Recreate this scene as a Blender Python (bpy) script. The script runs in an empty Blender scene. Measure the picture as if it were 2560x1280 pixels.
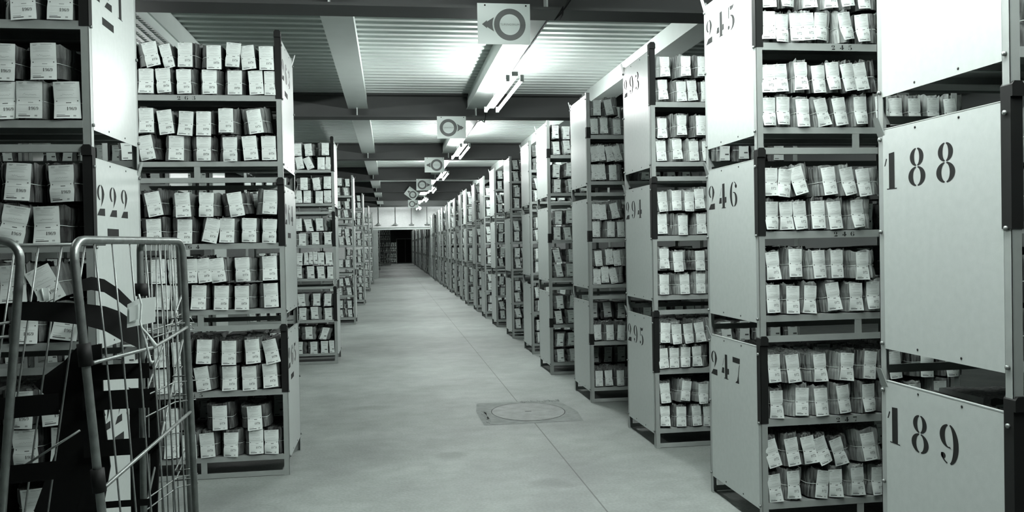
import bpy, math, random
from mathutils import Vector, Matrix
R = math.radians
SC = bpy.context.scene
COL = SC.collection

# ---------------- camera, world, exposure ----------------
F, YAW, PIT, ROL = 2084.57, .1446138, -.0137967, .0187582
fw = Vector((math.sin(YAW)*math.cos(PIT), math.cos(YAW)*math.cos(PIT), math.sin(PIT)))
r0 = Vector((math.cos(YAW), -math.sin(YAW), 0)); u0 = Vector((-math.sin(YAW)*math.sin(PIT), -math.cos(YAW)*math.sin(PIT), math.cos(PIT)))
rt = math.cos(ROL)*r0 - math.sin(ROL)*u0; up = math.sin(ROL)*r0 + math.cos(ROL)*u0
cd = bpy.data.cameras.new('camera'); cam = bpy.data.objects.new('camera', cd); COL.objects.link(cam)
cd.sensor_width = 36; cd.lens = 36*F/2560; cd.clip_end = 300; cd.clip_start = .05
cam.matrix_world = Matrix(((rt.x, up.x, -fw.x, 0), (rt.y, up.y, -fw.y, 0), (rt.z, up.z, -fw.z, 1.6), (0, 0, 0, 1)))
SC.camera = cam
w = bpy.data.worlds.new('world'); SC.world = w; w.use_nodes = True
w.node_tree.nodes['Background'].inputs[0].default_value = (.9, 1, .97, 1)
w.node_tree.nodes['Background'].inputs[1].default_value = .012
SC.view_settings.view_transform = 'Standard'; SC.view_settings.look = 'None'
SC.view_settings.exposure = 0.0; SC.view_settings.gamma = 1; SC.view_settings.use_curve_mapping = False
LAMP = 230.0            # strength of every fluorescent tube
ZC = 3.97              # ceiling height
BEAM_Y = [1.2, 7.03, 13.0, 19.25, 25.1, 30.75, 36.4, 42.3]
LONG_X = [-7.75, -5.92, -4.09, -2.25, -.45, 1.385, 3.2, 5.03, 6.86]
FIX_Y = [1.9, 4.4, 10.36, 16.6, 22.3, 28.0, 33.8, 41.1]  # first entry is an added, unseen light that brightens the nearest stacks

# ---------------- materials ----------------
MATS = {}
def mat(name, c, rough=.6, metal=0, noise=0, nscale=8, bump=0, bscale=60, rand=0, stretch=None, spec=.5):
    m = bpy.data.materials.new(name); m.use_nodes = True; nt = m.node_tree; b = nt.nodes['Principled BSDF']
    if not isinstance(c, tuple): c = (c*.90, c, c*.955)
    b.inputs['Base Color'].default_value = (*c, 1); b.inputs['Roughness'].default_value = rough; b.inputs['Metallic'].default_value = metal; b.inputs['Specular IOR Level'].default_value = spec
    tc = nt.nodes.new('ShaderNodeTexCoord')
    src = tc.outputs['Object']
    if stretch:
        mp = nt.nodes.new('ShaderNodeMapping'); mp.inputs['Scale'].default_value = stretch; nt.links.new(src, mp.inputs[0]); src = mp.outputs[0]
    if noise or rand:
        mx = nt.nodes.new('ShaderNodeMix'); mx.data_type = 'RGBA'; mx.blend_type = 'MULTIPLY'; mx.inputs[0].default_value = 1
        mx.inputs[6].default_value = (*c, 1)
        add = nt.nodes.new('ShaderNodeMath'); add.operation = 'ADD'; add.inputs[0].default_value = 0; add.inputs[1].default_value = 1
        if noise:
            n = nt.nodes.new('ShaderNodeTexNoise'); n.inputs['Scale'].default_value = nscale; n.inputs['Detail'].default_value = 6
            nt.links.new(src, n.inputs['Vector'])
            mr = nt.nodes.new('ShaderNodeMapRange'); mr.inputs[1].default_value = .3; mr.inputs[2].default_value = .7
            mr.inputs[3].default_value = -noise; mr.inputs[4].default_value = noise*.4
            nt.links.new(n.outputs['Fac'], mr.inputs[0]); nt.links.new(mr.outputs[0], add.inputs[0])
        if rand:
            oi = nt.nodes.new('ShaderNodeObjectInfo'); mr2 = nt.nodes.new('ShaderNodeMapRange')
            mr2.inputs[3].default_value = 1-rand; mr2.inputs[4].default_value = 1+rand
            nt.links.new(oi.outputs['Random'], mr2.inputs[0]); nt.links.new(mr2.outputs[0], add.inputs[1])
        cc = nt.nodes.new('ShaderNodeCombineColor')
        for i in range(3): nt.links.new(add.outputs[0], cc.inputs[i])
        nt.links.new(cc.outputs[0], mx.inputs[7]); nt.links.new(mx.outputs[2], b.inputs['Base Color'])
    if bump:
        n2 = nt.nodes.new('ShaderNodeTexNoise'); n2.inputs['Scale'].default_value = bscale; n2.inputs['Detail'].default_value = 5
        nt.links.new(src, n2.inputs['Vector'])
        bp = nt.nodes.new('ShaderNodeBump'); bp.inputs['Strength'].default_value = bump; bp.inputs['Distance'].default_value = .01
        nt.links.new(n2.outputs['Fac'], bp.inputs['Height']); nt.links.new(bp.outputs[0], b.inputs['Normal'])
    MATS[name] = m
    return m
paint = mat('grey_enamel', .385, .30, spec=.65, noise=.06, nscale=30, bump=.03, bscale=180)
rackm = mat('grey_steel', .25, .42, noise=.08, nscale=14)
blackm = mat('black_plastic', .010, .6, spec=.12)
flatblackm = mat('black_rubber', .005, .7, spec=.08)  # plain black of the stand-in bands and sheets at the containers
inkm = mat('stencil_ink', .012, .7, noise=.2, nscale=40, spec=.15)
galv = mat('galvanised_tube', .20, .36, metal=.7, noise=.3, nscale=25, bump=.1, bscale=90)
wirem = mat('galvanised_wire', .20, .45, metal=.6, noise=.25, nscale=40)
ceilm = mat('corrugated_steel', .5, .5, noise=.06, nscale=2)
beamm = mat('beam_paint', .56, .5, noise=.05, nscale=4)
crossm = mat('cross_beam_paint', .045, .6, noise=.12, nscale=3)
paper = mat('slip_paper', .58, .75, noise=.05, nscale=18, rand=.06)
printm = mat('slip_print', .05, .8)
faint = mat('slip_faint_print', .26, .8)
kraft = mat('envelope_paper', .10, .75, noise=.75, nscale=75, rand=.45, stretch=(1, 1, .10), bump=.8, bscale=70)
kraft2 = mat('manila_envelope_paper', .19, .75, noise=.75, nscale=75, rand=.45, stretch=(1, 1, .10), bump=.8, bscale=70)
envb = mat('grey_envelope_paper', .13, .8, noise=.3, nscale=9, stretch=(1, 1, .25))
stringm = mat('string', .6, .8)
wallm = mat('painted_wall', .12, .8, noise=.06, nscale=1.5)
darkw = mat('dark_wall', .05, .8, noise=.4, nscale=.8)
signw = mat('sign_white', .78, .5)
signg = mat('sign_grey', .10, .5, noise=.1, nscale=12)
pillarm = mat('concrete_pillar', .3, .8, noise=.1, nscale=4)
ropem = mat('rope', .5, .9, noise=.3, nscale=60)
iron = mat('manhole_iron', .165, .6, noise=.3, nscale=9, bump=.5, bscale=60)
def emit(name, s):
    m = bpy.data.materials.new(name); m.use_nodes = True; b = m.node_tree.nodes['Principled BSDF']
    b.inputs['Base Color'].default_value = (.8, .8, .8, 1); b.inputs['Emission Color'].default_value = (.965, 1, .985, 1); b.inputs['Emission Strength'].default_value = s
    return m
tubem = emit('fluorescent_glow', LAMP)

def floor_material():
    m = bpy.data.materials.new('concrete_floor'); m.use_nodes = True; nt = m.node_tree; b = nt.nodes['Principled BSDF']
    g = nt.nodes.new('ShaderNodeNewGeometry'); sx = nt.nodes.new('ShaderNodeSeparateXYZ'); nt.links.new(g.outputs['Position'], sx.inputs[0])
    def noise(s, d, lo, hi, a, bb, vec=None):
        n = nt.nodes.new('ShaderNodeTexNoise'); n.inputs['Scale'].default_value = s; n.inputs['Detail'].default_value = d
        nt.links.new(vec or g.outputs['Position'], n.inputs['Vector'])
        mr = nt.nodes.new('ShaderNodeMapRange'); mr.inputs[1].default_value = lo; mr.inputs[2].default_value = hi; mr.inputs[3].default_value = a; mr.inputs[4].default_value = bb
        nt.links.new(n.outputs['Fac'], mr.inputs[0]); return mr.outputs[0]
    def M(op, a, c):
        q = nt.nodes.new('ShaderNodeMath'); q.operation = op
        for i, v in enumerate((a, c)):
            if hasattr(v, 'links') or hasattr(v, 'is_output'): nt.links.new(v, q.inputs[i])
            else: q.inputs[i].default_value = v
        return q.outputs[0]
    mp = nt.nodes.new('ShaderNodeMapping'); mp.inputs['Scale'].default_value = (1, 1.2, 1); nt.links.new(g.outputs['Position'], mp.inputs[0])
    v = M('MULTIPLY', noise(1.3, 7, .3, .7, .74, 1.12), noise(6, 8, .3, .7, .88, 1.08, mp.outputs[0]))
    v = M('MULTIPLY', v, noise(55, 4, .3, .7, .84, 1.10))
    # two oily patches of their own shape
    for cx, cy, rx, ry in ((1.02, 5.45, .17, .12), (.42, 6.35, .13, .1), (-.2, 8.4, .2, .1)):
        dx = M('DIVIDE', M('SUBTRACT', sx.outputs[0], cx), rx); dy = M('DIVIDE', M('SUBTRACT', sx.outputs[1], cy), ry)
        d = M('ADD', M('MULTIPLY', dx, dx), M('MULTIPLY', dy, dy)); d = M('ADD', d, noise(9, 3, .2, .8, -.7, .7))
        mr = nt.nodes.new('ShaderNodeMapRange'); mr.inputs[1].default_value = .3; mr.inputs[2].default_value = 1.5; mr.inputs[3].default_value = .74; mr.inputs[4].default_value = 1
        nt.links.new(d, mr.inputs[0]); v = M('MULTIPLY', v, mr.outputs[0])
    # joints
    j = M('ABSOLUTE', M('SUBTRACT', sx.outputs[0], 1.245), 0); l = M('LESS_THAN', j, .005)
    l = M('MAXIMUM', l, M('LESS_THAN', M('ABSOLUTE', M('SUBTRACT', sx.outputs[1], 43.35), 0), .06))
    v = M('MULTIPLY', v, M('SUBTRACT', 1, M('MULTIPLY', l, .62)))
    v = M('MULTIPLY', v, .198)
    cc = nt.nodes.new('ShaderNodeCombineColor')
    nt.links.new(M('MULTIPLY', v, .895), cc.inputs[0]); nt.links.new(v, cc.inputs[1]); nt.links.new(M('MULTIPLY', v, .95), cc.inputs[2])
    nt.links.new(cc.outputs[0], b.inputs['Base Color']); b.inputs['Roughness'].default_value = .62
    bp = nt.nodes.new('ShaderNodeBump'); bp.inputs['Strength'].default_value = .12; bp.inputs['Distance'].default_value = .01
    nt.links.new(noise(40, 6, .2, .8, 0, 1), bp.inputs['Height']); nt.links.new(bp.outputs[0], b.inputs['Normal'])
    return m
floorm = floor_material()

def brick_material():
    m = mat('white_brick', .62, .75)
    nt = m.node_tree; b = nt.nodes['Principled BSDF']
    g = nt.nodes.new('ShaderNodeNewGeometry'); sx = nt.nodes.new('ShaderNodeSeparateXYZ'); cx = nt.nodes.new('ShaderNodeCombineXYZ')
    nt.links.new(g.outputs['Position'], sx.inputs[0]); nt.links.new(sx.outputs[0], cx.inputs[0]); nt.links.new(sx.outputs[2], cx.inputs[1])
    br = nt.nodes.new('ShaderNodeTexBrick'); br.inputs['Scale'].default_value = 6
    br.inputs['Color1'].default_value = (.83, .86, .85, 1); br.inputs['Color2'].default_value = (.76, .79, .78, 1); br.inputs['Mortar'].default_value = (.66, .70, .68, 1)
    nt.links.new(cx.outputs[0], br.inputs['Vector']); nt.links.new(br.outputs['Color'], b.inputs['Base Color'])
    return m
brickm = brick_material()

# ---------------- mesh builder ----------------
class MB:
    def __init__(s): s.v = []; s.f = []; s.m = []; s.mats = []; s.smooth = []
    def mi(s, m):
        if m not in s.mats: s.mats.append(m)
        return s.mats.index(m)
    def add(s, vs, fs, m, smooth=False):
        o = len(s.v); s.v += [tuple(p) for p in vs]; k = s.mi(m)
        for f in fs: s.f.append(tuple(o+i for i in f)); s.m.append(k); s.smooth.append(smooth)
    def box(s, x0, x1, y0, y1, z0, z1, m, b=0):
        if x0 > x1: x0, x1 = x1, x0
        if y0 > y1: y0, y1 = y1, y0
        vs = [(x, y, z) for z in (z0, z1) for y in (y0, y1) for x in (x0, x1)]
        s.add(vs, [(0, 2, 3, 1), (4, 5, 7, 6), (0, 1, 5, 4), (2, 6, 7, 3), (0, 4, 6, 2), (1, 3, 7, 5)], m)
    def poly(s, pts, m, ext=None):
        """flat polygon, or a prism when ext (a vector) is given"""
        n = len(pts)
        if ext is None: s.add(pts, [tuple(range(n))], m); return
        e = Vector(ext); vs = [Vector(p) for p in pts] + [Vector(p)+e for p in pts]
        s.add(vs, [tuple(range(n-1, -1, -1)), tuple(range(n, 2*n))] + [(i, (i+1) % n, n+(i+1) % n, n+i) for i in range(n)], m)
    def tube(s, pts, r, m, n=8, cap=True, closed=False):
        P = [Vector(p) for p in pts]; rings = []; prev = None
        N = len(P)
        for i, p in enumerate(P):
            if closed: t = (P[(i+1) % N]-P[i-1]).normalized()
            else: t = (P[min(i+1, N-1)]-P[max(i-1, 0)]).normalized()
            if prev is None:
                a = Vector((0, 0, 1)) if abs(t.z) < .9 else Vector((1, 0, 0)); u = t.cross(a).normalized()
            else:
                u = (prev - t*prev.dot(t)).normalized()
            prev = u; q = t.cross(u)
            rr = r[i] if isinstance(r, (list, tuple)) else r
            rings.append([p + (u*math.cos(2*math.pi*k/n)+q*math.sin(2*math.pi*k/n))*rr for k in range(n)])
        vs = [x for g in rings for x in g]; fs = []
        for i in range(N if closed else N-1):
            a = i*n; b2 = ((i+1) % N)*n
            for k in range(n): fs.append((a+k, a+(k+1) % n, b2+(k+1) % n, b2+k))
        if cap and not closed: fs += [tuple(range(n-1, -1, -1)), tuple(range((N-1)*n, N*n))]
        s.add(vs, fs, m, True)
    def grid(s, rows, m, smooth=True, wrap=False):
        nr = len(rows); nc = len(rows[0]); vs = [p for r in rows for p in r]; fs = []
        for i in range(nr-1):
            for j in range(nc if wrap else nc-1): fs.append((i*nc+j, i*nc+(j+1) % nc, (i+1)*nc+(j+1) % nc, (i+1)*nc+j))
        s.add(vs, fs, m, smooth)
    def mesh(s, name):
        me = bpy.data.meshes.new(name); me.from_pydata(s.v, [], s.f)
        for m in s.mats: me.materials.append(m)
        me.polygons.foreach_set('material_index', s.m); me.polygons.foreach_set('use_smooth', s.smooth); me.update()
        return me
    def build(s, name, parent=None, loc=(0, 0, 0)): return link(name, s.mesh(name), parent, loc)
def link(name, me, parent=None, loc=(0, 0, 0)):
    o = bpy.data.objects.new(name, me); COL.objects.link(o); o.parent = parent; o.location = loc
    return o
def tag(o, label=None, cat=None, group=None, kind=None):
    if label: o['label'] = label
    if cat: o['category'] = cat
    if group: o['group'] = group
    if kind: o['kind'] = kind
    return o
def thing(name, label, cat, loc=(0, 0, 0), group=None):
    o = bpy.data.objects.new(name, None); COL.objects.link(o); o.location = loc; o.empty_display_size = .1
    return tag(o, label, cat, group)
ORD = ['first', 'second', 'third', 'fourth', 'fifth', 'sixth', 'seventh', 'eighth', 'ninth', 'tenth', 'eleventh', 'twelfth', 'thirteenth', 'fourteenth', 'fifteenth', 'sixteenth', 'seventeenth', 'eighteenth', 'nineteenth', 'twentieth'] + ['twenty-'+x for x in ('first', 'second', 'third', 'fourth', 'fifth', 'sixth', 'seventh', 'eighth', 'ninth')] + ['thirtieth'] + ['thirty-'+x for x in ('first', 'second', 'third', 'fourth', 'fifth', 'sixth', 'seventh', 'eighth', 'ninth')] + ['fortieth', 'forty-first', 'forty-second']

# ---------------- stencil numerals (polygons in a box .5 wide, 1 tall) ----------------
def cres(cx, cy, rx, ry, tx, a0, a1, ty=.03, n=16):
    P = []
    for i in range(n+1):
        a = R(a0+(a1-a0)*i/n); P.append((cx+rx*math.cos(a), cy+ry*math.sin(a)))
    for i in range(n, -1, -1):
        a = R(a0+(a1-a0)*i/n); P.append((cx+(rx-tx)*math.cos(a), cy+(ry-ty)*math.sin(a)))
    return P
def ball(cx, cy, r, ry=None, n=12): return [(cx+r*math.cos(2*math.pi*i/n), cy+(ry or r)*math.sin(2*math.pi*i/n)) for i in range(n)]
NINE = [cres(.25, .70, .24, .29, .14, 98, 285), cres(.25, .5, .26, .5, .14, -78, 80), ball(.10, .19, .065, .075), cres(.26, .25, .22, .245, .05, 180, 255)]
GL = {
 '0': [cres(.25, .5, .25, .5, .14, 98, 262), cres(.25, .5, .25, .5, .14, -82, 82)],
 '1': [[(.19, .02), (.37, .02), (.37, .99), (.19, .97)], [(.12, 0), (.44, 0), (.44, .025), (.12, .025)], [(.04, .64), (.075, .64), (.135, .83), (.10, .84)]],
 '2': [cres(.24, .73, .22, .26, .11, 100, 250), [(.27, .99), (.36, .93), (.43, .82), (.46, .70), (.43, .58), (.36, .44), (.24, .28), (.28, .42), (.30, .58), (.31, .72), (.30, .86), (.25, .98)], [(0, 0), (.48, 0), (.48, .24), (.17, .22)]],
 '3': [cres(.20, .76, .22, .23, .13, -80, 88), cres(.20, .27, .27, .27, .15, -85, 80), ball(.08, .80, .06, .07), ball(.08, .16, .065, .08)],
 '4': [[(.25, .03), (.42, .03), (.42, .99), (.25, .98)], [(.19, 0), (.49, 0), (.49, .03), (.19, .03)], [(.0, .2), (.20, .2), (.20, .43), (.06, .43)], [(.43, .2), (.54, .22), (.54, .44), (.43, .44)], [(.07, .5), (.09, .5), (.20, .82), (.185, .82)]],
 '5': [[(.07, .50), (.12, .50), (.13, .96), (.07, .93)], [(.17, .80), (.28, .78), (.40, .83), (.45, 1.0), (.36, .93), (.17, .95)], cres(.20, .30, .29, .30, .15, -85, 88), ball(.08, .15, .065, .08)],
 '6': [[(.5-x, 1-y) for x, y in g] for g in NINE],
 '7': [[(0, .78), (.0, .99), (.5, .99), (.49, .78)], [(.45, .74), (.48, .74), (.40, .30), (.43, .0), (.17, .0), (.30, .10), (.37, .35)]],
 '8': [cres(.25, .755, .20, .235, .125, 98, 262), cres(.25, .755, .20, .235, .125, -82, 82), cres(.25, .26, .25, .255, .14, 98, 262), cres(.25, .26, .25, .255, .14, -82, 82)],
 '9': NINE,
}
def stencil(text, w, h, pitch):
    """list of polygons (x, z) for the text, x to the right from the first digit's left edge"""
    out = []
    for i, ch in enumerate(text):
        for g in GL[ch]: out.append([(i*pitch+x*2*w, z*h) for x, z in g])
    return out

# ---------------- the room ----------------
def room():
    def st(mb, n):
        return tag(mb.build(n), kind='structure')
    m = MB(); m.box(-9.2, 9.2, -6, 86, -.1, 0, floorm); st(m, 'floor')
    m = MB(); y = -6.0; prof = []
    while y < 43.6: prof += [(y, ZC), (y+.085, ZC), (y+.10, ZC+.075), (y+.185, ZC+.075)]; y += .2
    m.grid([[(-9.2, a, b) for a, b in prof], [(9.2, a, b) for a, b in prof]], ceilm, smooth=False)
    m.box(-9.2, 9.2, -6, 43.6, ZC+.09, ZC+.12, ceilm); st(m, 'ceiling')
    m = MB(); m.box(-9.3, -9.2, -6, 86, 0, 4.1, wallm); st(m, 'wall_left')
    m = MB(); m.box(9.2, 9.3, -6, 86, 0, 4.1, wallm); st(m, 'wall_right')
    m = MB(); m.box(-9.2, 9.2, -6.1, -6, 0, 4.1, wallm); st(m, 'wall_back')
    m = MB(); m.box(-9.2, -.86, 43.4, 43.7, 0, 4.05, brickm); m.box(-.86, 3.6, 43.4, 43.7, 2.6, 4.05, brickm); m.box(3.6, 9.2, 43.4, 43.7, 0, 4.05, brickm); st(m, 'wall_far')
    k = 1
    m = MB(); m.box(-.86, -.62, 43.3, 43.75, 0, 2.47, pillarm); st(m, 'trim_%d' % k); k += 1
    m = MB(); m.box(-.86, 3.6, 43.3, 43.75, 2.47, 2.6, beamm); m.box(-.9, 3.7, 43.25, 43.8, 2.575, 2.6, beamm); st(m, 'trim_%d' % k); k += 1
    # cross beams: rolled steel sections with a bottom flange
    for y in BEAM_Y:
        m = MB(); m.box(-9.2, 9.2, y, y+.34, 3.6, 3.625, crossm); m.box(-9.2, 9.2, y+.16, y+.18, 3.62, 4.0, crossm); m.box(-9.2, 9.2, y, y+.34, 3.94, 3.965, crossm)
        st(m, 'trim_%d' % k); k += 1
    ys = [-6]+BEAM_Y+[43.4]
    for x in LONG_X:
        m = MB()
        for a, b in zip(ys[:-1], ys[1:]):
            y0 = a+.19 if a > -5 else a; y1 = b+.15 if b < 43 else b
            if y1-y0 < .6: continue
            m.box(x-.135, x+.135, y0, y1, 3.745, 3.968, beamm)
            if b < 43: m.box(x-.02, x-.005, b+.02, b+.15, 3.625, 3.745, beamm)
            m.box(x-.15, x-.135, y0, y1, 3.745, 3.755, beamm); m.box(x+.135, x+.15, y0, y1, 3.745, 3.755, beamm)
        st(m, 'trim_%d' % k); k += 1
    # second room behind the opening
    m = MB(); m.box(-9.2, 9.2, 43.7, 86, 3.3, 3.4, wallm); m.name = 1; st(m, 'trim_%d' % k); k += 1
    m = MB(); m.box(-9.2, 9.2, 85.6, 86, 0, 3.3, darkw); st(m, 'wall_end')
    m = MB(); m.box(.66, 2.34, 85.5, 85.6, 0, 2.35, blackm); m.box(.6, .66, 85.5, 85.6, 0, 2.41, rackm); m.box(2.34, 2.4, 85.5, 85.6, 0, 2.41, rackm); m.box(.6, 2.4, 85.5, 85.6, 2.35, 2.41, rackm)
    m.box(1.49, 1.51, 85.49, 85.5, 0, 2.35, rackm); st(m, 'door_1')
room()

# conduits and hooks on the far wall
for i, (x, nm) in enumerate(((-.575, 'leftmost of the four'), (.285, 'second of the four from the left'), (1.105, 'third of the four from the left'), (1.905, 'rightmost of the four'))):
    t = thing('wall_conduit', 'thin pipe with small outlet on white end wall, '+nm, 'conduit', (x, 43.38, 2.74), 'conduits on the end wall')
    m = MB(); m.tube([(0, 0, .06), (0, 0, .92)], .018, rackm); m.build('pipe', t)
    m = MB(); m.box(-.05, .05, -.06, .02, 0, .07, rackm); m.box(-.13, .13, -.09, .02, -.03, 0, rackm); m.build('outlet_box', t)

# ---------------- fluorescent fittings ----------------
for i, y in enumerate(FIX_Y):
    lab = ['twin fluorescent light overhead above the nearest shelf stacks', 'twin fluorescent light overhead just before the first hanging sign'] + ['twin fluorescent light glowing under the central beam, %s from the front' % ORD[j] for j in range(6)]
    t = thing('fluorescent_light', lab[i], 'ceiling light', (1.42, y, 3.45), 'twin fluorescent lights under the central beam')
    m = MB(); m.box(-.035, .035, -1.1, 1.1, .035, .085, paint)
    for dy in (-.8, .8): m.tube([(0, dy, .085), (0, dy, .29 if not -.2 < (y+dy-1.37) < .2 else .14)], .005, wirem, 6)
    m.build('housing', t)
    for dx in (-.08, .08):
        m = MB(); m.tube([(dx, -1.07, 0), (dx, 1.07, 0)], .019, tubem, 10); m.build('tube', t)
        for q in (-1, 1):
            m = MB(); m.box(dx-.02, dx+.02, q*1.07, q*1.1, -.022, .05, paint); m.build('tube_holder', t)
for y in (4.6, 10.6, 17.2):
    t = thing('fluorescent_light', 'fluorescent light over the aisle left of the stacks, seen by its glow, at %s bay' % {4.6: 'nearest', 10.6: 'middle', 17.2: 'far'}[y], 'ceiling light', (-3.0, y, 3.5), 'fluorescent lights over the left aisle')
    m = MB(); m.box(-.035, .035, -1.1, 1.1, .035, .085, paint)
    for dy in (-.8, .8): m.tube([(0, dy, .085), (0, dy, .47)], .005, wirem, 6)
    m.build('housing', t)
    m = MB(); m.tube([(0, -1.07, 0), (0, 1.07, 0)], .019, tubem, 10); m.build('tube', t)
for i, y in enumerate((50, 58, 66, 76)):
    t = thing('fluorescent_light', 'fluorescent light on ceiling of the room past the opening, %s inward' % ORD[i], 'ceiling light', (.8, y, 3.3), 'fluorescent lights in the far room')
    m = MB(); m.box(-.04, .04, -1.2, 1.2, -.055, 0, paint); m.build('housing', t)
    m = MB(); m.tube([(0, -1.17, -.09), (0, 1.17, -.09)], .019, tubem, 10); m.build('tube', t)

# ---------------- hanging signs ----------------
def sign(x, y, z, left, lab, rot=0, second=False):
    t = thing('hanging_sign', lab, 'sign', (x, y, z), 'ring and arrow signs over the aisle')
    t.rotation_euler = (0, R(rot), 0)
    m = MB(); m.box(-.225, .225, 0, .004, -.345, 0, signw)
    for px in (-.16, .19): m.poly([(px+.008*math.cos(a*.7854), -.0012, -.017+.008*math.sin(a*.7854)) for a in range(8)], inkm)
    m.build('board', t)
    s = 1 if left else -1
    cx = .05*s; cz = -.178
    m = MB(); n = 40
    m.grid([[(cx+rr*math.cos(2*math.pi*i/n), -.002, cz+rr*math.sin(2*math.pi*i/n)) for i in range(n)] for rr in (.135, .088)], signg, False, True)
    P = [(cx-s*(.148*math.cos(R(a))), -.002, cz+.148*math.sin(R(a))) for a in (24, 12, 0, -12, -24)]
    P += [(s*-.145, -.002, cz-.022), (s*-.145, -.002, cz-.034), (s*-.187, -.002, cz), (s*-.145, -.002, cz+.034), (s*-.145, -.002, cz+.022)]
    m.poly(P if s > 0 else P[::-1], signg); m.build('ring_and_arrow', t)
    cu = bpy.data.curves.new('lettering', 'FONT'); cu.body = 'TURINGSRUM'; cu.size = .024; cu.align_x = 'CENTER'; cu.align_y = 'CENTER'; cu.space_character = 1.15
    ob = bpy.data.objects.new('lettering', cu); dg = bpy.context.evaluated_depsgraph_get()
    me = bpy.data.meshes.new_from_object(ob); bpy.data.objects.remove(ob); me.materials.clear(); me.materials.append(faint)
    o = link('lettering', me, t, (cx, -.003, cz)); o.rotation_euler = (R(90), 0, 0)
SX = .99
sign(SX, 7.015, 3.64, True, 'large white sign, ring and left arrow, nearest of the hanging signs')
sign(.98, 12.985, 3.61, False, 'white sign, ring and right arrow, second of the hanging signs')
sign(1.04, 19.235, 3.635, True, 'white sign, ring and left arrow, third of the hanging signs')
sign(1.03, 25.085, 3.61, False, 'white sign, ring and right arrow, fourth of the hanging signs')
sign(.92, 30.735, 3.66, True, 'small white ring sign hanging crooked by one corner', 38)
sign(1.02, 36.385, 3.61, False, 'small white ring sign partly hidden behind the crooked one')

# cable sagging beside the central beam
m = MB(); m.tube([(1.50, 7.0, 3.60), (1.515, 7.12, 3.585), (1.53, 7.3, 3.60), (1.532, 7.8, 3.735), (1.535, 8.6, 3.733), (1.53, 9.4, 3.735), (1.50, 9.9, 3.69)], .009, blackm, 6)
m.tube([(1.50, 7.0, 3.62), (1.47, 6.99, 3.57), (1.42, 6.98, 3.50), (1.48, 7.0, 3.56), (1.56, 7.0, 3.67), (1.6, 7.0, 3.75)], .006, blackm, 6)
tag(m.build('power_cable'), 'black cable looping from cross beam beside the nearest hanging sign', 'cable')
m = MB(); m.tube([(1.44, 12.4, 3.66), (1.50, 12.9, 3.58), (1.52, 13.2, 3.55), (1.53, 13.7, 3.66), (1.535, 14.4, 3.735), (1.53, 16.3, 3.735)], .008, blackm, 6)
tag(m.build('power_cable'), 'thin black cable under the beam beside the second hanging sign', 'cable')
# perforated tray along the far left beam
m = MB(); m.box(-2.44, -2.42, 2, 13, 3.66, 3.76, signw); m.box(-2.14, -2.12, 2, 13, 3.66, 3.745, signw)
yy = 2.0
while yy < 13:
    m.box(-2.42, -2.14, yy, yy+.035, 3.66, 3.665, signw); yy += .07
for xx in (-2.36, -2.28, -2.2): m.box(xx-.018, xx+.018, 2, 13, 3.655, 3.66, signw)
tag(m.build('cable_tray'), 'perforated steel cable tray under the left ceiling beam', 'cable tray')

# manhole
t = thing('manhole_cover', 'round manhole cover in a scored concrete patch on aisle floor', 'manhole cover', (1.27, 7.85, 0))
m = MB(); n = 48
m.poly([(.345*math.cos(2*math.pi*i/n), .42*math.sin(2*math.pi*i/n), .003) for i in range(n)], iron); m.build('lid', t)
m = MB(); m.grid([[(a*math.cos(2*math.pi*i/n), b*math.sin(2*math.pi*i/n), z) for i in range(n)] for a, b, z in ((.345, .42, .0035), (.352, .43, .0035))], inkm, False, True); m.box(-.03, .03, -.012, 0, .003, .0045, inkm); m.build('rim', t)
random.seed(5)
patch = mat('scored_concrete', .178, .85, noise=.25, nscale=14, bump=.4, bscale=30)
m = MB()
m.poly([(-.48, -.52, .0015), (.42, -.52, .0015), (.46, -.1, .0015), (.44, .1, .0015), (.38, .5, .0015), (-.44, .52, .0015), (-.49, .1, .0015)], patch)
for i in range(46):
    x = random.uniform(.0, .40); y = .44+random.uniform(-.03, .05); m.box(x, x+.006, y, y+random.uniform(.03, .07), .0015, .004, patch)
for i in range(26):
    y = random.uniform(-.45, .1); x = -.46+random.uniform(0, .06); m.box(x, x+.008, y, y+.08, .0015, .004, patch)
m.build('scored_surround', t)

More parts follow.
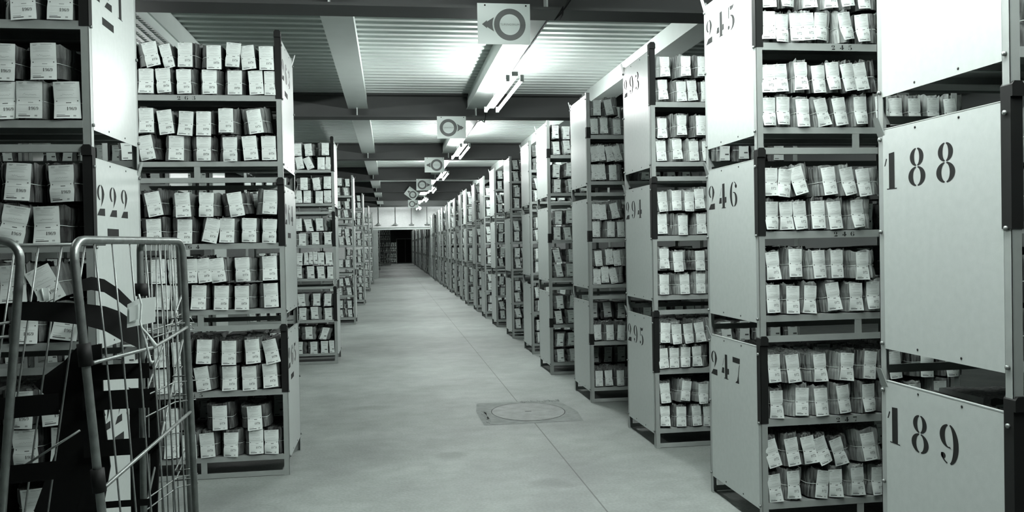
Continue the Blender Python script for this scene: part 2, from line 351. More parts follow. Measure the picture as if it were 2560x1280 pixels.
# ---------------- stacking shelf units ----------------
W, DEP, UH = 1.2, .749, 1.033
_uc = {}
def unit_meshes(s, guard):
    """meshes of one unit; s=+1: aisle side at x=0 and the unit runs to +x (right of the aisle), s=-1 mirrored"""
    key = (s, guard)
    if key in _uc: return _uc[key]
    L = {}
    def X(a): return s*a
    t = .0035
    posts = []
    for ax, ay in ((0, 0), (0, 1), (1, 0), (1, 1)):
        m = MB(); x0 = 0 if ax == 0 else W; sx = 1 if ax == 0 else -1; y0 = 0 if ay == 0 else DEP; sy = 1 if ay == 0 else -1
        m.box(X(x0), X(x0+sx*.036), y0, y0+sy*t, 0, UH, rackm); m.box(X(x0), X(x0+sx*t), y0, y0+sy*.036, 0, UH, rackm)
        if ax == 0:
            for z in (.13, .59, .97): m.tube([(X(-.0005), y0+sy*.02, z), (X(-.010), y0+sy*.02, z)], .008, wirem, 8)
            if ay == 1:   # stacking ear flared outward at the back post
                m.poly([(X(-.001), y0-.05, .985), (X(-.001), y0+.0, .985), (X(-.022), y0-.0, 1.06), (X(-.022), y0-.035, 1.06)], rackm, (X(.003), 0, 0))
        posts.append(m.mesh('post'))
    L['post'] = posts
    if guard:
        m = MB(); z0, z1 = (.588, 1.05) if guard == 'full' else (.58, .69)
        o = .003
        m.box(X(-o), X(.041), -o, -.0002, z0, z1, blackm); m.box(X(-o), X(-.0002), -o, .042, z0, z1, blackm)
        if guard == 'full':
            P = [(-o, z1-.03), (.043, z1-.03), (.043, z1+.005), (.033, z1+.02), (.006, z1+.02), (-o, z1+.008)]
            m.poly([(X(a), -.012, b) for a, b in P], blackm, (0, .055, 0))
        L['guard'] = m.mesh('corner_guard')
    m = MB(); m.box(X(-.001), X(.0015), .036, DEP-.036, .109, 1.012, paint); m.box(X(-.002), X(.012), .036, DEP-.036, 1.009, 1.012, paint)
    for y in (.25, .5):
        for z in (.13, .99): m.tube([(X(-.001), y, z), (X(-.0025), y, z)], .005, inkm, 6)
    L['panel'] = m.mesh('side_panel')
    for nm, z, zt in (('bottom', .115, .15), ('middle', .572, .612)):
        m = MB(); m.box(X(.004), X(W-.004), .004, DEP-.004, zt-.004, zt, rackm)
        m.box(X(.036), X(W-.036), -.001, .003, z, zt, rackm); m.box(X(.036), X(W-.036), DEP-.003, DEP, zt-.014, zt, rackm)
        m.box(X(.036), X(W-.036), .003, .012, z, z+.003, rackm)
        for y in (.24, .48): m.box(X(.01), X(W-.01), y, y+.03, z+.005, zt-.004, rackm)
        L[nm] = m.mesh('shelf')
    m = MB(); m.box(X(.036), X(W-.036), 0, .004, .003, .038, rackm); m.box(X(.036), X(W-.036), .004, .03, .003, .006, rackm); L['frail'] = m.mesh('base_rail')
    m = MB(); m.box(X(.036), X(W-.036), DEP-.004, DEP, .003, .038, rackm); L['brail'] = m.mesh('base_rail')
    m = MB(); m.box(X(.56), X(.6), .0005, .006, .038, .116, rackm); L['strut'] = m.mesh('strut')
    _uc[key] = L
    return L
_simple = {}
def simple_unit(s):
    if s in _simple: return _simple[s]
    L = unit_meshes(s, None); m = MB()
    for me in L['post']+[L['bottom'], L['middle'], L['frail'], L['brail'], L['strut'], L['panel']]:
        for p in me.polygons: m.add([me.vertices[i].co for i in p.vertices], [tuple(range(len(p.vertices)))], me.materials[p.material_index])
    _simple[s] = m.mesh('shelf_unit'); return _simple[s]

def make_unit(s, X, Y, lev, guard, num, lab, bar=False, dy=0):
    L = unit_meshes(s, guard); t = thing('shelf_unit', lab, 'shelf unit', (X, Y, lev*UH), 'stacked steel shelf units')
    for i, me in enumerate(L['post']):
        p = link('post', me, t)
        if i == 0 and guard: link('corner_guard', L['guard'], p)['label'] = 'black corner guard'
    pn = link('side_panel', L['panel'], t)
    mid = link('shelf', L['middle'], t); link('shelf', L['bottom'], t)
    link('base_rail', L['frail'], t); link('base_rail', L['brail'], t); link('strut', L['strut'], t)
    if num:
        m = MB()
        if s > 0: px = lambda x: .712-x
        else: px = lambda x: .05+x
        for g in stencil(num, .105 if s > 0 else .115, .15, .168 if s > 0 else .178):
            P = [(s*-.0016, px(x), .762+z-(0 if s > 0 else .02)) for x, z in g]
            m.poly(P, inkm)
        if bar: m.box(s*-.0018, s*-.001, .19, .36, .645, .682, inkm)
        m.build('stencil_number', pn)
        m = MB()
        w0 = .44 if s > 0 else -.69
        if s < 0: w0 = -.70
        for i, ch in enumerate(num):
            for g in GL[ch]: m.poly([(w0+i*.05+x*.045, -.0018, .578+z*.026) for x, z in g], inkm)
        m.build('stencil_number', mid)
    return t

# ---------------- paper bundles ----------------
BH = .183
def body_mesh(w, h, d, seed, mt):
    rnd = random.Random(seed); m = MB(); nu = 34
    fold = [rnd.uniform(-1, 1) for _ in range(nu)]; lean = rnd.uniform(-.012, .012)
    def ring(z, k, amp, jz=0):
        out = []
        pinch = 1-.085*math.exp(-((z/h-.48)/.13)**2) + .02*math.sin(3.1*z/h)
        for i in range(nu):
            a = 2*math.pi*i/nu; c, s = math.cos(a), math.sin(a); e = 2/3.6
            x = math.copysign(abs(c)**e, c)*w/2*k*pinch; y = math.copysign(abs(s)**e, s)*d/2*k*(1-.5*(1-pinch))
            f = fold[i]*amp*1.15
            out.append((x*(1+f/w*1.2)+lean*(z/h-.5), d/2+y+ (f if s < 0 else 0), z+(rnd.uniform(-1, 1)*jz)))
        return out
    rows = [ring(.006, .93, .003, .005)]
    for q in (.03, .16, .32, .42, .48, .55, .66, .82, .95): rows.append(ring(q*h, 1, .0085))
    rows.append(ring(h, .985, .010, .012)); rows.append(ring(h*.985, .93, .003, .004)); rows.append(ring(h*.99, .8, .0, .009)); rows.append(ring(h*.965, .5, 0, .008)); rows.append(ring(h*.97, .1, 0, .003))
    m.grid(rows, mt, False, True)
    return m.mesh('paper_bundle')
def string_mesh(w, d, h, sw):
    m = MB(); pts = []; n = 30; z = h*.48; k = .93
    for i in range(n):
        a = 2*math.pi*i/n; c, s = math.cos(a), math.sin(a); e = 2/3.6
        pts.append((math.copysign(abs(c)**e, c)*(w/2*k+.002), d/2+math.copysign(abs(s)**e, s)*(d/2*.97+.003), z+.003*math.sin(a*3)))
    m.tube(pts, .0016, stringm, 5, closed=True)
    return m.mesh('string')
def slip_mesh(w, h, year, seed):
    """printed slip hanging in front of a bundle; x across, z down from the top, bows towards the viewer (-y)"""
    rnd = random.Random(seed); m = MB()
    bow = rnd.uniform(.002, .007); curl = rnd.uniform(-.002, .012); cor = rnd.choice((0, 0, .010, -.010)); pin = rnd.uniform(0, .10); ph = rnd.uniform(-1, 1); tw = rnd.uniform(-.003, .003)
    def S(x, z, o=0):
        u = x/(w/2); v = z/h
        p = math.exp(-((v-.48)/.09)**2)
        y = -bow*(1-u*u) + .004*p - curl*max(0, .42-v)**2*5 - .003*math.sin(5*v+ph) + tw*u*(v-.5)*2 - (cor*u*max(0, .3-v)*3 if cor else 0)
        return (x*(1-pin*p), y-o, z)
    nx, nz = 6, 12
    rows = [[S(-w/2+w*i/nx, h*j/nz) for i in range(nx+1)] for j in range(nz+1)]
    m.grid(rows, paper, True); m.grid([[(a, b+.0008, c) for a, b, c in r] for r in rows][::-1], paper, True)
    O = .0007
    def q(x0, x1, z0, z1, mt):
        k = max(1, int(abs(x1-x0)/(w/nx)))
        m.grid([[S(x0+(x1-x0)*i/k, z, O) for i in range(k+1)] for z in (z0, z1)], mt, False)
    if year is not None:
        a = w*.40
        for zz in (.955, .93): q(-a, -a+w*rnd.uniform(.12, .2), h*zz, h*(zz+.007), printm); q(-a*.2, a*rnd.uniform(.5, .95), h*zz, h*(zz+.007), printm if zz > .94 else faint)
        for zz in (.89, .86, .83, .79, .76): q(-a*rnd.uniform(.4, 1), a*rnd.uniform(.3, 1), h*zz, h*(zz+.005), faint)
        # handwriting: a squiggle
        x = -a*.6; pts = []
        z0 = h*.64
        while x < a*.75:
            pts.append((x, z0+rnd.uniform(-.02, .035)*h)); x += w*.035
        for (xa, za), (xb, zb) in zip(pts[:-1], pts[1:]): m.add([S(xa, za, O), S(xb, zb, O), S(xb, zb+.0012, O), S(xa, za+.0012, O)], [(0, 1, 2, 3)], faint)
        q(-a, a, h*.56, h*.565, faint); q(-a, a, h*.36, h*.365, faint)
        q(-a*.1, a*.4, h*.42, h*.44, printm if rnd.random() < .5 else faint)
        q(-a, -a*.1, h*.17, h*.174, faint); q(-a, a*rnd.uniform(-.1, .3), h*.05, h*.075, printm); q(-a, -a*.2, h*.1, h*.11, printm); q(a*.55, a*.8, h*.05, h*.09, faint)
        for i, ch in enumerate(year):
            for g in GL[ch]: m.add([S(-w*.02+i*w*.098+gx*w*.155, h*.22+gz*h*.095, O*1.3) for gx, gz in g], [tuple(range(len(g)))], printm)
        for sx in (-1, 1):
            m.add([S(sx*w*.4+.003*math.cos(k*1.047), h*.48+.003*math.sin(k*1.047), O*1.5) for k in range(6)], [tuple(range(6))], printm)
    return m.mesh('label_slip')
_bc = {}
def cached(kind, *a):
    k = (kind,)+a
    if k not in _bc: _bc[k] = {'b': body_mesh, 's': slip_mesh, 't': string_mesh}[kind](*a)
    return _bc[k]
COUNT = 0
FAR = MB()
def bundle(x, y, z, w, tilt, sw, sh, year, lab, rnd, mt, slipdx=0, up=False):
    """one tied bundle standing on z with its front face near y"""
    global COUNT
    bw = max(.07, round(w/.02)*.02); d = .30; v = rnd.randrange(4)
    if COUNT >= 300:
        far_bundle(x, y, z, w, tilt, sw, sh); return
    COUNT += 1
    hb = rnd.choice((.183, .176, .169)) if not up else rnd.choice((.184, .176, .164, .155))
    th = abs(R(tilt*.6)); k = math.cos(th)
    if th > .15: hb *= .93
    o = link('paper_bundle', cached('b', round(bw, 3), round(hb, 3), d, v+10*int(bw*50), mt)); o.location = (x, y+.012, z+bw/2*math.sin(th)*.55+.0005); o.rotation_euler = (0, R(-tilt*.6), R(rnd.uniform(-3, 3)))
    tag(o, lab, 'paper bundle', 'tied paper bundles with slips')
    st = link('string', cached('t', round(bw, 3), d, round(hb, 3), 0), o); st['label'] = 'pale string'
    s = link('label_slip', cached('s', sw, sh, year, rnd.randrange(4)), o); s['label'] = 'white printed slip'
    s.location = (slipdx, -.0125, hb*.5-sh*.5+rnd.uniform(-.008, .006)); s.rotation_euler = (0, R(-tilt*.4+rnd.uniform(-1.5, 1.5)), R(rnd.uniform(-5, 5)))
    return o
def far_bundle(x, y, z, w, tilt, sw, sh):
    c, s = math.cos(R(-tilt)), math.sin(R(-tilt)); h = random.uniform(.155, BH-.004); rr = random.uniform
    def T(px, py, pz): return (x+px*c+(pz)*s, y+.012+py, z+.003-px*s*.3+pz*c)
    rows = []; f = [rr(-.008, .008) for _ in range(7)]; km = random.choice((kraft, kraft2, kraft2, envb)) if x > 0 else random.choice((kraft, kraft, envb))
    for q, k in ((0, .9), (.2, 1), (.48, .86), (.8, 1), (1, .9)):
        a = w/2*k; n = 7; row = [T(-a+2*a*i/(n-1), (.02 if i in (0, n-1) else f[i]), q*h + (rr(-.012, .008) if q == 1 else 0)) for i in range(n)]
        rows.append(row+[T(a, .28, q*h), T(-a, .28, q*h)])
    FAR.grid(rows, km, False, True); FAR.add([rows[-1][i] for i in range(9)], [tuple(range(9))], kraft)
    b = min(sw, w*.9)/2; z0 = h/2-sh/2+rr(-.008, .01); o = rr(-.25, .25)*max(0, w-sw); t2 = rr(-.05, .05)
    def S(px, u, dy=0): return T(px+o+t2*(u-.5)*sh, -.016-dy, z0+u*sh)
    FAR.add([S(-b, 0), S(b, 0), S(b*.92, .48), S(b, 1), S(-b, 1), S(-b*.92, .48)], [(0, 1, 2, 5), (5, 2, 3, 4)], paper)
    for u, x0, x1, mt in ((.9, -.8, .6, faint), (.8, -.6, .7, faint), (.62, -.4, .5, faint), (.27, .05, .75, printm), (.06, -.8, .0, printm)):
        FAR.add([S(b*x0, u, .001), S(b*x1, u, .001), S(b*x1, u+(.07 if u == .27 else .03), .001), S(b*x0, u+(.07 if u == .27 else .03), .001)], [(0, 1, 2, 3)], mt)
    zz = h*.48; FAR.add([T(-w*.44, -.006, zz), T(-b*.9+o, -.009, zz), T(-b*.9+o, -.009, zz+.003), T(-w*.44, -.006, zz+.003)], [(0, 1, 2, 3)], stringm)

DATA = {
 'R2': [
  "0.070 0.184 0.319 0.440 0.544:8 0.640:3",
  "0.055:1 0.151 0.239:1 0.310:3 0.375:-4 0.546:12 0.637:5",
  "0.044 0.146:2 0.263:2 0.367:4 0.459:5 0.552:8 0.629:8",
  "0.046:1 0.153:1 0.270:2 0.397:12 0.497:8 0.616:4 0.741:1 0.824:2 0.936 1.049:-3 1.163:3",
  "0.059 0.147:-5 0.257:14 0.427:6 0.546:12 0.633:6",
  "0.051 0.165:3 0.250:5 0.353:2 0.455:4 0.594:5",
  "0.087:3 0.210:-2 0.354:2 0.456 0.609:1",
  "0.051:2 0.191:-3 0.288:-3 0.444:8 0.568:-1 0.674",
  "0.069:2 0.197:4 0.353:3 0.503:-5 0.637:-6 0.802:3 0.991:-4 1.149",
  "0.089:1 0.234:-2 0.357:2 0.493:4 0.640:3 0.778 0.924:2 1.073",
  "0.078:15 0.190:8 0.294:12 0.379:18 0.470:16 0.645:9",
  "0.075:6 0.183 0.339:-8 0.434 0.566 0.686",
 ],
 'L2': [
  "0.846:12 0.741:14 0.640 0.449 0.328:-4 0.212:8 0.095",
  "0.902 0.782:3 0.650:2 0.482 0.313 0.165:3 0.048",
  "0.904:2 0.770:7 0.653:-3 0.529 0.379 0.171:8",
  "0.895:10 0.716:-2 0.533 0.354 0.213:4 0.080:2",
  "0.854:10 0.675:4 0.526 0.314:10 0.099:-5",
  "0.871:1 0.674 0.511:-13 0.391:-1 0.242:-3 0.106:-3",
  "0.852 0.735:2 0.643 0.539:8 0.448:6 0.286:3 0.104",
  "0.832:-2 0.713:3 0.594:-4 0.441:-3 0.299 0.098:3",
  "0.854 0.722:3 0.568:-5 0.396 0.229:5 0.092:12",
  "0.848:2 0.727:-3 0.564:8 0.395 0.257:3 0.113:5",
  "0.786:3 0.466 0.228:2",
  "0.790 0.671:2 0.548:3 0.398 0.224 0.121",
 ],
 'L1': [
  "0.336:5 0.168",
  "0.276:3 0.121",
  "0.377 0.197:2",
  "0.370:4 0.265 0.097:3",
  "0.327:-3 0.131:1",
  "0.362:-12 0.202",
  "0.352:2 0.179:28",
  "0.314:-3 0.144:-8",
  "0.341 0.185:4",
  "0.319:2 0.155",
  "0.283:3",
  "0.340 0.184:-3",
 ],
 'R3': [
  "0.121 0.288 0.421",
  "0.105:3 0.253:3 0.343:4 0.450",
  "0.091 0.248 0.404",
  "0.084:3 0.213:3 0.345 0.453",
  "0.091:5 0.200 0.300 0.388:3",
  "0.081 0.245 0.398",
  "0.093:1 0.208:2 0.380",
  "0.086 0.254:2 0.380",
  "0.086:-2 0.186:3 0.283:5 0.381:9",
  "0.064:4 0.157 0.248:-1 0.345:2",
  "0.088:5 0.237:-8 0.390",
  "0.075 0.208 0.334:2 0.426",
 ],
 'R4': [
  "0.110 0.245:10",
  "0.073 0.180:1 0.312",
  "0.085:5 0.151:4 0.245:10 0.328:12",
  "0.073 0.155:3 0.263",
  "0.071 0.157:6 0.289:12",
  "0.080 0.232:-2 0.335",
  "0.104:2 0.215:4 0.293:3",
  "0.076 0.166 0.265:10",
  "",
  "0.078 0.206 0.313:-5",
  "",
  "0.086 0.189:2 0.305",
 ],
 'L3': [
  "0.475 0.330:5 0.110:-1",
  "0.441:12 0.302:26 0.168 0.076:-4",
  "0.404 0.227:5 0.050",
  "0.478:5 0.366 0.205 0.059",
  "0.492 0.347:10 0.197:4",
  "0.453 0.255 0.066",
  "0.454 0.389 0.336:1 0.277 0.217 0.077",
  "0.490 0.356:1 0.194:2 0.054",
  "0.444:5 0.267 0.138:-3",
  "0.459 0.277:2 0.110",
  "0.379 0.191:-18",
  "0.491 0.324:2 0.157 0.071:4",
 ],
 'R1': [
  "0.10 0.235 0.38",
  "0.10 0.235 0.38",
  "0.10 0.235 0.38",
  "0.10 0.235 0.38",
  "0.10 0.235 0.38",
  "0.10 0.235 0.38",
  "0.10 0.235 0.38",
  "0.10 0.235 0.38",
  "0.10 0.235 0.38",
  "0.10 0.235 0.38",
  "0.10 0.235 0.38",
  "0.10 0.235 0.38",
 ],
}

RACK = {'R2': (1.996, 4.323, 1, '1972', 2), 'L2': (-.737, 6.051, -1, '1970', 2), 'L1': (-1.37, 4.138, -1, '1969', 1), 'R3': (2.003, 6.212, 1, '1971', 3), 'R4': (1.959, 8.134, 1, '1971', 4), 'L3': (-.75, 11.744, -1, '1970', 3), 'R1': (2.012, 2.463, 1, '1972', 1)}
NUMS = {'R1': ('187', '188', '189'), 'R2': ('245', '246', '247'), 'R3': ('293', '294', '295'), 'L1': ('221', '222', '223'), 'L2': ('263', '264', '265')}
LEV = ('top', 'middle', 'bottom')
for nm in ('R1', 'R2', 'R3', 'R4', 'L1', 'L2', 'L3'):
    X, Y, s, yr, idx = RACK[nm]
    for j, lev in enumerate((2, 1, 0)):
        g = 'short' if nm == 'R4' else 'full'
        num = NUMS[nm][j] if nm in NUMS else None
        side = 'right' if s > 0 else 'left'
        if num: lab = 'grey steel shelf unit stencilled %s, %s of the %s stack on the %s' % (num, LEV[j], ORD[idx-1], side)
        else: lab = 'grey steel shelf unit, %s of the %s stack along the %s side' % (LEV[j], ORD[idx-1], side)
        make_unit(s, X, Y, lev, g, num, lab, bar=(s < 0))
order = ['R2', 'L1', 'L2', 'R1', 'R3', 'R4', 'L3']
for nm in order:
    X, Y, s, yr, idx = RACK[nm]; k = 0
    rnd = random.Random(sum(map(ord, nm))*7)
    left = s < 0
    sw, sh = (.112, .172) if nm == 'L1' else ((.098, .168) if left else (.076, .152))
    for j, lev in enumerate((2, 1, 0)):
        for shf in (1, 0):
            for lay in (1, 0):
                ent = [(float(a.split(':')[0]), float(a.split(':')[1]) if ':' in a else 0) for a in DATA[nm][k].split()]; k += 1
                z = lev*UH+(.612 if shf else .15)+lay*.188
                low = [float(a.split(':')[0]) for a in DATA[nm][k].split()] if lay and k < 12 else []
                xs = [e[0] for e in ent]
                for i, (dx, tl) in enumerate(ent):
                    gaps = sorted(abs(dx-o) for o in xs if o != dx)
                    sp = gaps[0] if gaps else .2
                    w = min(.185, max(.075, sp*.97))
                    lo = min([abs(dx-o) for o in xs if o < dx] or [dx*2-.06]); hi = min([abs(dx-o) for o in xs if o > dx] or [.3])
                    l2, h2 = min(lo/2, .095), min(hi/2, .12)
                    if lo/2 > .06 and hi/2 > .06: l2, h2 = min(lo*.5, .10), min(hi*.5, .11)
                    w = (l2+h2)*.97; c = dx+(h2-l2)/2
                    w = max(.075, w); c = max(c, .014+w/2)
                    thn = abs(math.sin(R(tl*.6)))*.09; w = max(.075, w-thn)
                    ssw = sw if w > sw*.9 else max(.04, round(w*.95/.015)*.015)
                    dx = max(dx, .042+ssw*.5)
                    lab = '%s paper bundle, %s from left, %s layer, %s shelf, ' % ('leaning' if abs(tl) >= 8 else 'tied', ORD[i], 'upper' if lay else 'lower', 'middle' if shf else 'bottom')
                    lab += ('unit '+NUMS[nm][j]) if nm in NUMS else '%s unit, %s %s stack' % (LEV[j], ORD[idx-1], 'left' if left else 'right')
                    sd = (dx-c)*s
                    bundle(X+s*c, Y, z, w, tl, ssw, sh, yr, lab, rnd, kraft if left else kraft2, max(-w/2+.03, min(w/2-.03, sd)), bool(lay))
random.seed(11)
def pack(X, Y, s, lev, a, b, h=1):
    for shf in (1, 0):
        for lay in (1, 0):
            x = a
            while x < b-.1:
                w = random.uniform(.12, .17); far_bundle(X+s*(x+w/2), Y, lev*UH+(.612 if shf else .15)+lay*.188, w*.95, random.choice((0, 0, 3, -3, 5)), .085, .155); x += w
# bundles standing in the rear half of the shelves, and past the part of each front row seen from the aisle
for nm in order:
    X, Y, s, yr, idx = RACK[nm]
    for lev in (2, 1, 0):
        pack(X, Y+.375, s, lev, .05, 1.17)
        pack(X, Y, s, lev, {'R2': 1.02, 'L2': .97, 'L1': .46, 'R1': .46, 'R3': .52, 'R4': .52, 'L3': .62}[nm] + (.22 if nm == 'R2' else 0), 1.17)
# the further stacks, right side then left side, then those in the room past the opening
rights = [(9.976, 1.907), (11.932, 2.01), (14.044, 2.029), (16.05, 2.014), (18.026, 2.019)] + [(18.026+2.03*i, 2.02+.02*math.sin(i*2.3)) for i in range(1, 13)] + [(44.6+2.03*i, 2.05+.03*math.sin(i*1.7)) for i in range(20)]
lefts = [(17.607, -.74), (23.504, -.725), (30.464, -.748), (36.515, -.743)]
def fill(X, Y, s, lev, ext):
    for shf in (1, 0):
        for lay in (1, 0):
            z = lev*UH+(.612 if shf else .15)+lay*.188; x = .05
            if random.random() < .06 and lay: continue
            while x < ext:
                w = random.uniform(.11, .17)
                far_bundle(X+s*(x+w/2), Y, z, w*.95, random.choice((0, 0, 3, -3, 6, 9, 12 if lay else 4)), .085 if w > .1 else .06, .155); x += w+random.choice((0, .01, .03))
for i, (y, x) in enumerate(rights):
    for j, lev in enumerate((2, 1, 0)):
        past = y > 43
        lab = 'grey steel shelf unit, %s of the %s right stack%s' % (LEV[j], ORD[i+4-(17 if past else 0)-(4 if past else 0)], ' inside the far room' if past else '')
        if i == 0: make_unit(1, x, y, lev, 'short', None, lab)
        else:
            o = link('shelf_unit', simple_unit(1)); o.location = (x, y, lev*UH); tag(o, lab, 'shelf unit', 'stacked steel shelf units')
        fill(x, y, 1, lev, .46 if y < 30 else .3)
for i, (y, x) in enumerate(lefts):
    for j, lev in enumerate((2, 1, 0)):
        lab = 'grey steel shelf unit, %s of the %s left stack' % (LEV[j], ORD[i+3])
        if i == 0: make_unit(-1, x, y, lev, None, None, lab)
        else:
            o = link('shelf_unit', simple_unit(-1)); o.location = (x, y, lev*UH); tag(o, lab, 'shelf unit', 'stacked steel shelf units')
        fill(x, y, -1, lev, .42)
for i, (y, x) in enumerate(((8.05, -2.0), (9.95, -2.0), (8.05, -3.25))):
    for lev in (2, 1, 0):
        o = link('shelf_unit', simple_unit(-1)); o.location = (x, y, lev*UH)
        tag(o, 'grey steel shelf unit glimpsed through the gaps of stack 263, %s level, %s' % (('lowest', 'middle', 'highest')[lev], ('nearest', 'further back', 'further left')[i]), 'shelf unit', 'stacked steel shelf units')
        pack(x, y, -1, lev, .05, 1.17)
for i, (y, x, n, lab) in enumerate(((58, -.72, 3, 'left edge of the far opening'), (74, .02, 3, 'tall stack at the far room\'s left'), (79.5, .6, 2, 'low stack beside the dark end door'))):
    for lev in range(n):
        o = link('shelf_unit', simple_unit(-1)); o.location = (x, y, lev*UH)
        tag(o, 'grey steel shelf unit, %s layer, %s' % (('lowest', 'second', 'third')[lev], lab), 'shelf unit', 'stacked steel shelf units')
        fill(x, y, -1, lev, .9)
tag(FAR.build('paper_bundles'), 'hundreds of small tied paper bundles filling the far shelf stacks', 'paper bundles', kind='stuff')

# ---------------- roll containers on the left ----------------
def lerp(a, b, t): return tuple(a[i]+(b[i]-a[i])*t for i in range(3))
def uframe(A0, A1, B0, B1, r=.0135, rad=.07):
    """bent tube: A0 floor end, A1 top corner, B1 top corner, B0 floor end"""
    A0, A1, B0, B1 = map(Vector, (A0, A1, B0, B1)); pts = [A0]
    def corner(c, p, q):
        d1 = (p-c).normalized()*rad; d2 = (q-c).normalized()*rad; out = []
        for i in range(7):
            t = i/6; out.append((c+d1)*(1-t)**2+c*2*t*(1-t)+(c+d2)*t*t)
        return out
    pts += corner(A1, A0, B1)+corner(B1, A1, B0)+[B0]
    m = MB(); m.tube(pts, r, galv, 12); return m
def caster(parent, x, y):
    c = thing('caster', None, None, (x, y, 0)); c.parent = parent
    return c
def add_caster(t, x, y):
    m = MB(); m.tube([(x-.016, y, .055), (x+.016, y, .055)], .055, blackm, 18)
    m.poly([(x-.024, y-.03, .12), (x-.024, y+.03, .12), (x-.024, y+.012, .045), (x-.024, y-.012, .045)], wirem, (.004, 0, 0)); m.poly([(x+.02, y-.03, .12), (x+.02, y+.03, .12), (x+.02, y+.012, .045), (x+.02, y-.012, .045)], wirem, (.004, 0, 0))
    m.box(x-.03, x+.03, y-.035, y+.035, .115, .125, wirem); m.build('caster', t)
t = thing('roll_container', 'tubular steel roll container with wire sides, nearest the left stack panel', 'roll container', (0, 0, 0), 'roll containers in the left foreground')
A0, A1, B0, B1 = (-.857, 2.75, .13), (-.973, 2.75, 1.64), (-.813, 3.6, .13), (-.848, 3.6, 1.64)
sf = uframe(A0, A1, B0, B1).build('side_frame', t)
m = MB()
def onframe(y, z):
    u = (y-2.75)/.85; v = (z-.13)/1.51; a = lerp(A0, A1, v); b = lerp(B0, B1, v); return lerp(a, b, u)
for y in (2.88, 3.0, 3.13, 3.25, 3.37, 3.48):
    m.tube([onframe(y, 1.63), onframe(y+.008, 1.3), onframe(y, .8), onframe(y-.005, .14)], .0032, wirem, 6)
m.tube([(-.925, 2.76, 1.255), (-.86, 3.2, 1.25), (-.836, 3.6, 1.285)], .0065, wirem, 8); m.tube([(-.896, 2.75, .868), (-.83, 3.6, .935)], .0065, wirem, 8)
m.tube([(-.87, 2.75, .4), (-.82, 3.6, .42)], .0065, wirem, 8)
m.build('wire_rods', sf)
for z0, z1 in ((1.247, 1.318), (.853, .925)):
    m = MB(); m.tube([onframe(2.75, z0), onframe(2.75, z1)], .021, blackm, 12); m.build('rubber_sleeve', sf)
# inner, nested frame
C0, C1, D0, D1 = (-.945, 3.3, .13), (-.930, 3.3, 1.64), (-.93, 4.0, .13), (-.960, 4.0, 1.64)
f2 = uframe(C0, C1, D0, D1, .0125, .05).build('nested_frame', t)
m = MB()
for k in (.12, .24, .36, .48, .6, .72, .86):
    a = lerp(C1, D1, k); b = lerp(C0, D0, k); m.tube([a, b], .0028, wirem, 6)
for z in (1.29, 1.26, 1.05, .97, .66, .62): m.tube([(-.938, 3.3, z), (-.88, 3.55, z+.015), (-.815, 3.62, z+.01), (-.83, 3.63, z+.03), (-.90, 3.6, z+.03), (-.955, 4.0, z+.02)], .0028, wirem, 6)
m.tube([(-.94, 3.3, .6), (-.95, 4.0, 1.2)], .005, wirem, 6); m.tube([(-.94, 3.3, 1.02), (-.95, 4.0, 1.4)], .005, wirem, 6)
m.build('wire_rods', f2)
m = MB(); m.tube([(-.931, 3.3, 1.433), (-.93, 3.3, 1.48)], .022, blackm, 12); m.build('rubber_sleeve', f2)
m = MB(); m.box(-1.45, -.8, 2.75, 3.6, .12, .15, galv); m.build('base', t)
for x in (-1.4, -.86):
    for y in (2.82, 3.53): add_caster(t, x, y)
# left container
t2 = thing('roll_container', 'tubular steel roll container cut off by the left picture edge', 'roll container', (0, 0, 0), 'roll containers in the left foreground')
E0, E1, G0, G1 = (-1.305, 2.86, .13), (-1.163, 2.86, 1.645), (-2.0, 2.80, .13), (-1.9, 2.8, 1.645)
f3 = uframe(E0, E1, G0, G1, .0135, .08).build('side_frame', t2)
m = MB()
for x in (-1.27, -1.4, -1.52, -1.64, -1.76):
    m.tube([(x, 2.85, 1.64), (x-.05, 2.86, .9), (x-.10, 2.86, .14)], .0032, wirem, 6)
m.tube([(-1.9, 2.84, 1.28), (-1.19, 2.86, 1.385)], .0055, wirem, 6); m.tube([(-1.9, 2.84, 1.30), (-1.19, 2.86, 1.338)], .0055, wirem, 6)
m.tube([(-1.9, 2.84, .8), (-1.245, 2.86, 1.06)], .0055, wirem, 6); m.build('wire_rods', f3)
m = MB(); m.tube([(-2.05, 3.2, 1.63), (-1.02, 3.2, 1.63)], .0065, wirem, 8)
for i in range(9):
    x = -1.09-.068*i*1.15; m.tube([(x, 3.2, 1.628), (x-.075, 3.2, 1.15), (x-.15, 3.2, .66), (x-.21, 3.2, .2)], .0034, wirem, 6)
m.tube([(-1.33, 3.19, .83), (-1.12, 3.19, .96)], .0048, wirem, 6); m.tube([(-2.0, 3.2, .2), (-1.2, 3.2, .2)], .006, wirem, 6); m.build('rear_grille', t2)
m = MB(); m.box(-2.0, -1.48, 2.72, 3.3, .12, .15, galv); m.build('base', t2)
for x in (-1.95, -1.53):
    for y in (2.78, 3.24): add_caster(t2, x, y)
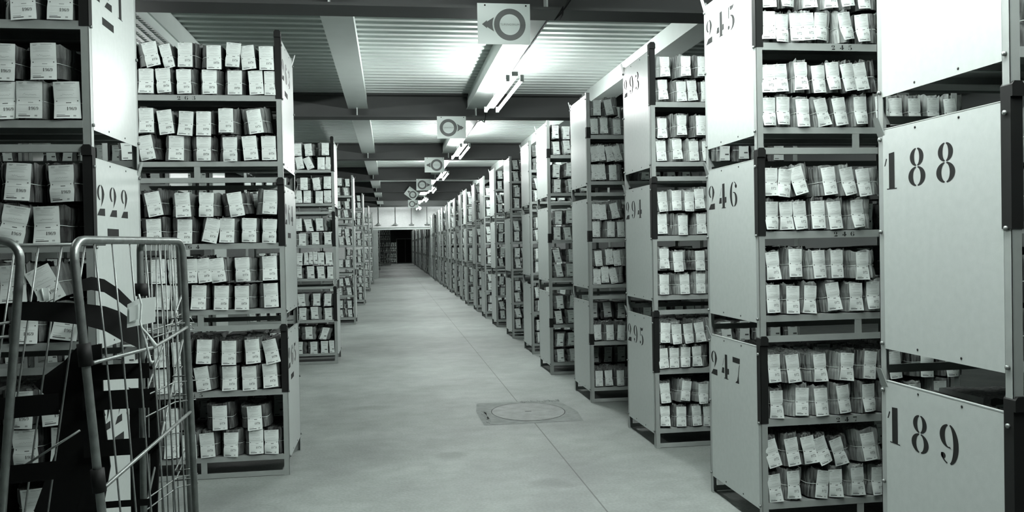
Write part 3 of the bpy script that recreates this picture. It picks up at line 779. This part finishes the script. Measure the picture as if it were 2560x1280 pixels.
# black bands and sheets standing in for dark shapes at the containers
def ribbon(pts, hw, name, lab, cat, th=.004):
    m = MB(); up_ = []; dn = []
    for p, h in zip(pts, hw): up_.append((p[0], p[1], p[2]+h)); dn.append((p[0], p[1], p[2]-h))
    m.grid([up_, dn], flatblackm, True); m.grid([[(a, b+th, c) for a, b, c in r] for r in (dn, up_)], flatblackm, True)
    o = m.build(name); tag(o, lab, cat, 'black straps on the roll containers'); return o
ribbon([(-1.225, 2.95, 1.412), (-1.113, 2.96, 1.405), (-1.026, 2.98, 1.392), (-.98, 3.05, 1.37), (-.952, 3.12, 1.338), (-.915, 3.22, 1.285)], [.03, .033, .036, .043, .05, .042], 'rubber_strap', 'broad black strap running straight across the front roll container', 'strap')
ribbon([(-1.02, 2.92, 1.49), (-.985, 2.94, 1.497), (-.955, 2.97, 1.487), (-.925, 3.02, 1.452), (-.905, 3.07, 1.415), (-.893, 3.15, 1.38)], [.018, .022, .022, .022, .018, .008], 'rubber_strap', 'curved black strap arching above the broad straight one', 'strap')  # shadow of a strap, modelled as a black ribbon
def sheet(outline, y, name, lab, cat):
    m = MB(); m.poly([(a, y+.01*math.sin(a*40), b) for a, b in outline], flatblackm, (0, .012, 0)); return tag(m.build(name), lab, cat)
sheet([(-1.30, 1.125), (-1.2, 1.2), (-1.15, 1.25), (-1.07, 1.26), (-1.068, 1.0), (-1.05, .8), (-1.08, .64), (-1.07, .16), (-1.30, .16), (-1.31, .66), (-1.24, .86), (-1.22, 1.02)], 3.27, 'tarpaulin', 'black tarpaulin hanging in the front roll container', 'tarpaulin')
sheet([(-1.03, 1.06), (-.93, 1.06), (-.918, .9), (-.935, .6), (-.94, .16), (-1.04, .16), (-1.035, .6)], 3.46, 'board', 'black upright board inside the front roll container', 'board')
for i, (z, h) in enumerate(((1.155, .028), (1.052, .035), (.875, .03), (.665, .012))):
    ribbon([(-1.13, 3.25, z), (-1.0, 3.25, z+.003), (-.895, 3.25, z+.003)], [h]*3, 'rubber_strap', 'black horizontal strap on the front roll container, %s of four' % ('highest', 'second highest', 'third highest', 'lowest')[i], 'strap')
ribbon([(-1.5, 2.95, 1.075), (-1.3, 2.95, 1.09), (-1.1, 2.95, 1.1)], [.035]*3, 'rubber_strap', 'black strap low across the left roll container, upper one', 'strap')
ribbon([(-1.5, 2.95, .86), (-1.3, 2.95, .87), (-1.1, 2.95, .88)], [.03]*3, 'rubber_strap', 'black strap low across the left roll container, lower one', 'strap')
# tags
tg = thing('paper_tag', 'white card tag tied with cord to the front roll container', 'tag', (-.85, 3.0, 1.39))
m = MB(); m.poly([(-.045, .005, -.05), (.04, .03, -.035), (.042, .03, .052), (-.008, .015, .048), (-.042, .005, .03)], paper, (0, -.002, 0)); m.build('card', tg)
m = MB(); m.poly([(-.035, -.001, -.03), (-.005, .004, -.02), (-.005, .004, .03), (-.035, -.001, .02)], signw, (0, -.002, 0)); m.build('smaller_card', tg)
m = MB(); m.tube([(0, -.01, .065), (.008, -.012, .03), (.002, -.01, -.03), (.006, -.01, -.05), (.018, -.008, -.10), (.032, -.01, -.165), (.04, -.01, -.17)], [.003, .003, .003, .004, .004, .004, .008], ropem, 8)
m.tube([(.006, -.01, -.05), (.03, -.01, -.08), (.05, -.01, -.115)], [.004, .004, .008], ropem, 8); m.build('cord', tg)
m = MB(); m.box(-1.25, -1.21, 3.185, 3.188, 1.43, 1.475, signw); m.tube([(-1.232, 3.18, 1.475), (-1.228, 3.185, 1.43)], .003, ropem, 6)
tag(m.build('paper_tag'), 'small white tag clipped to the left container grille', 'tag')
print('individual bundles', COUNT)
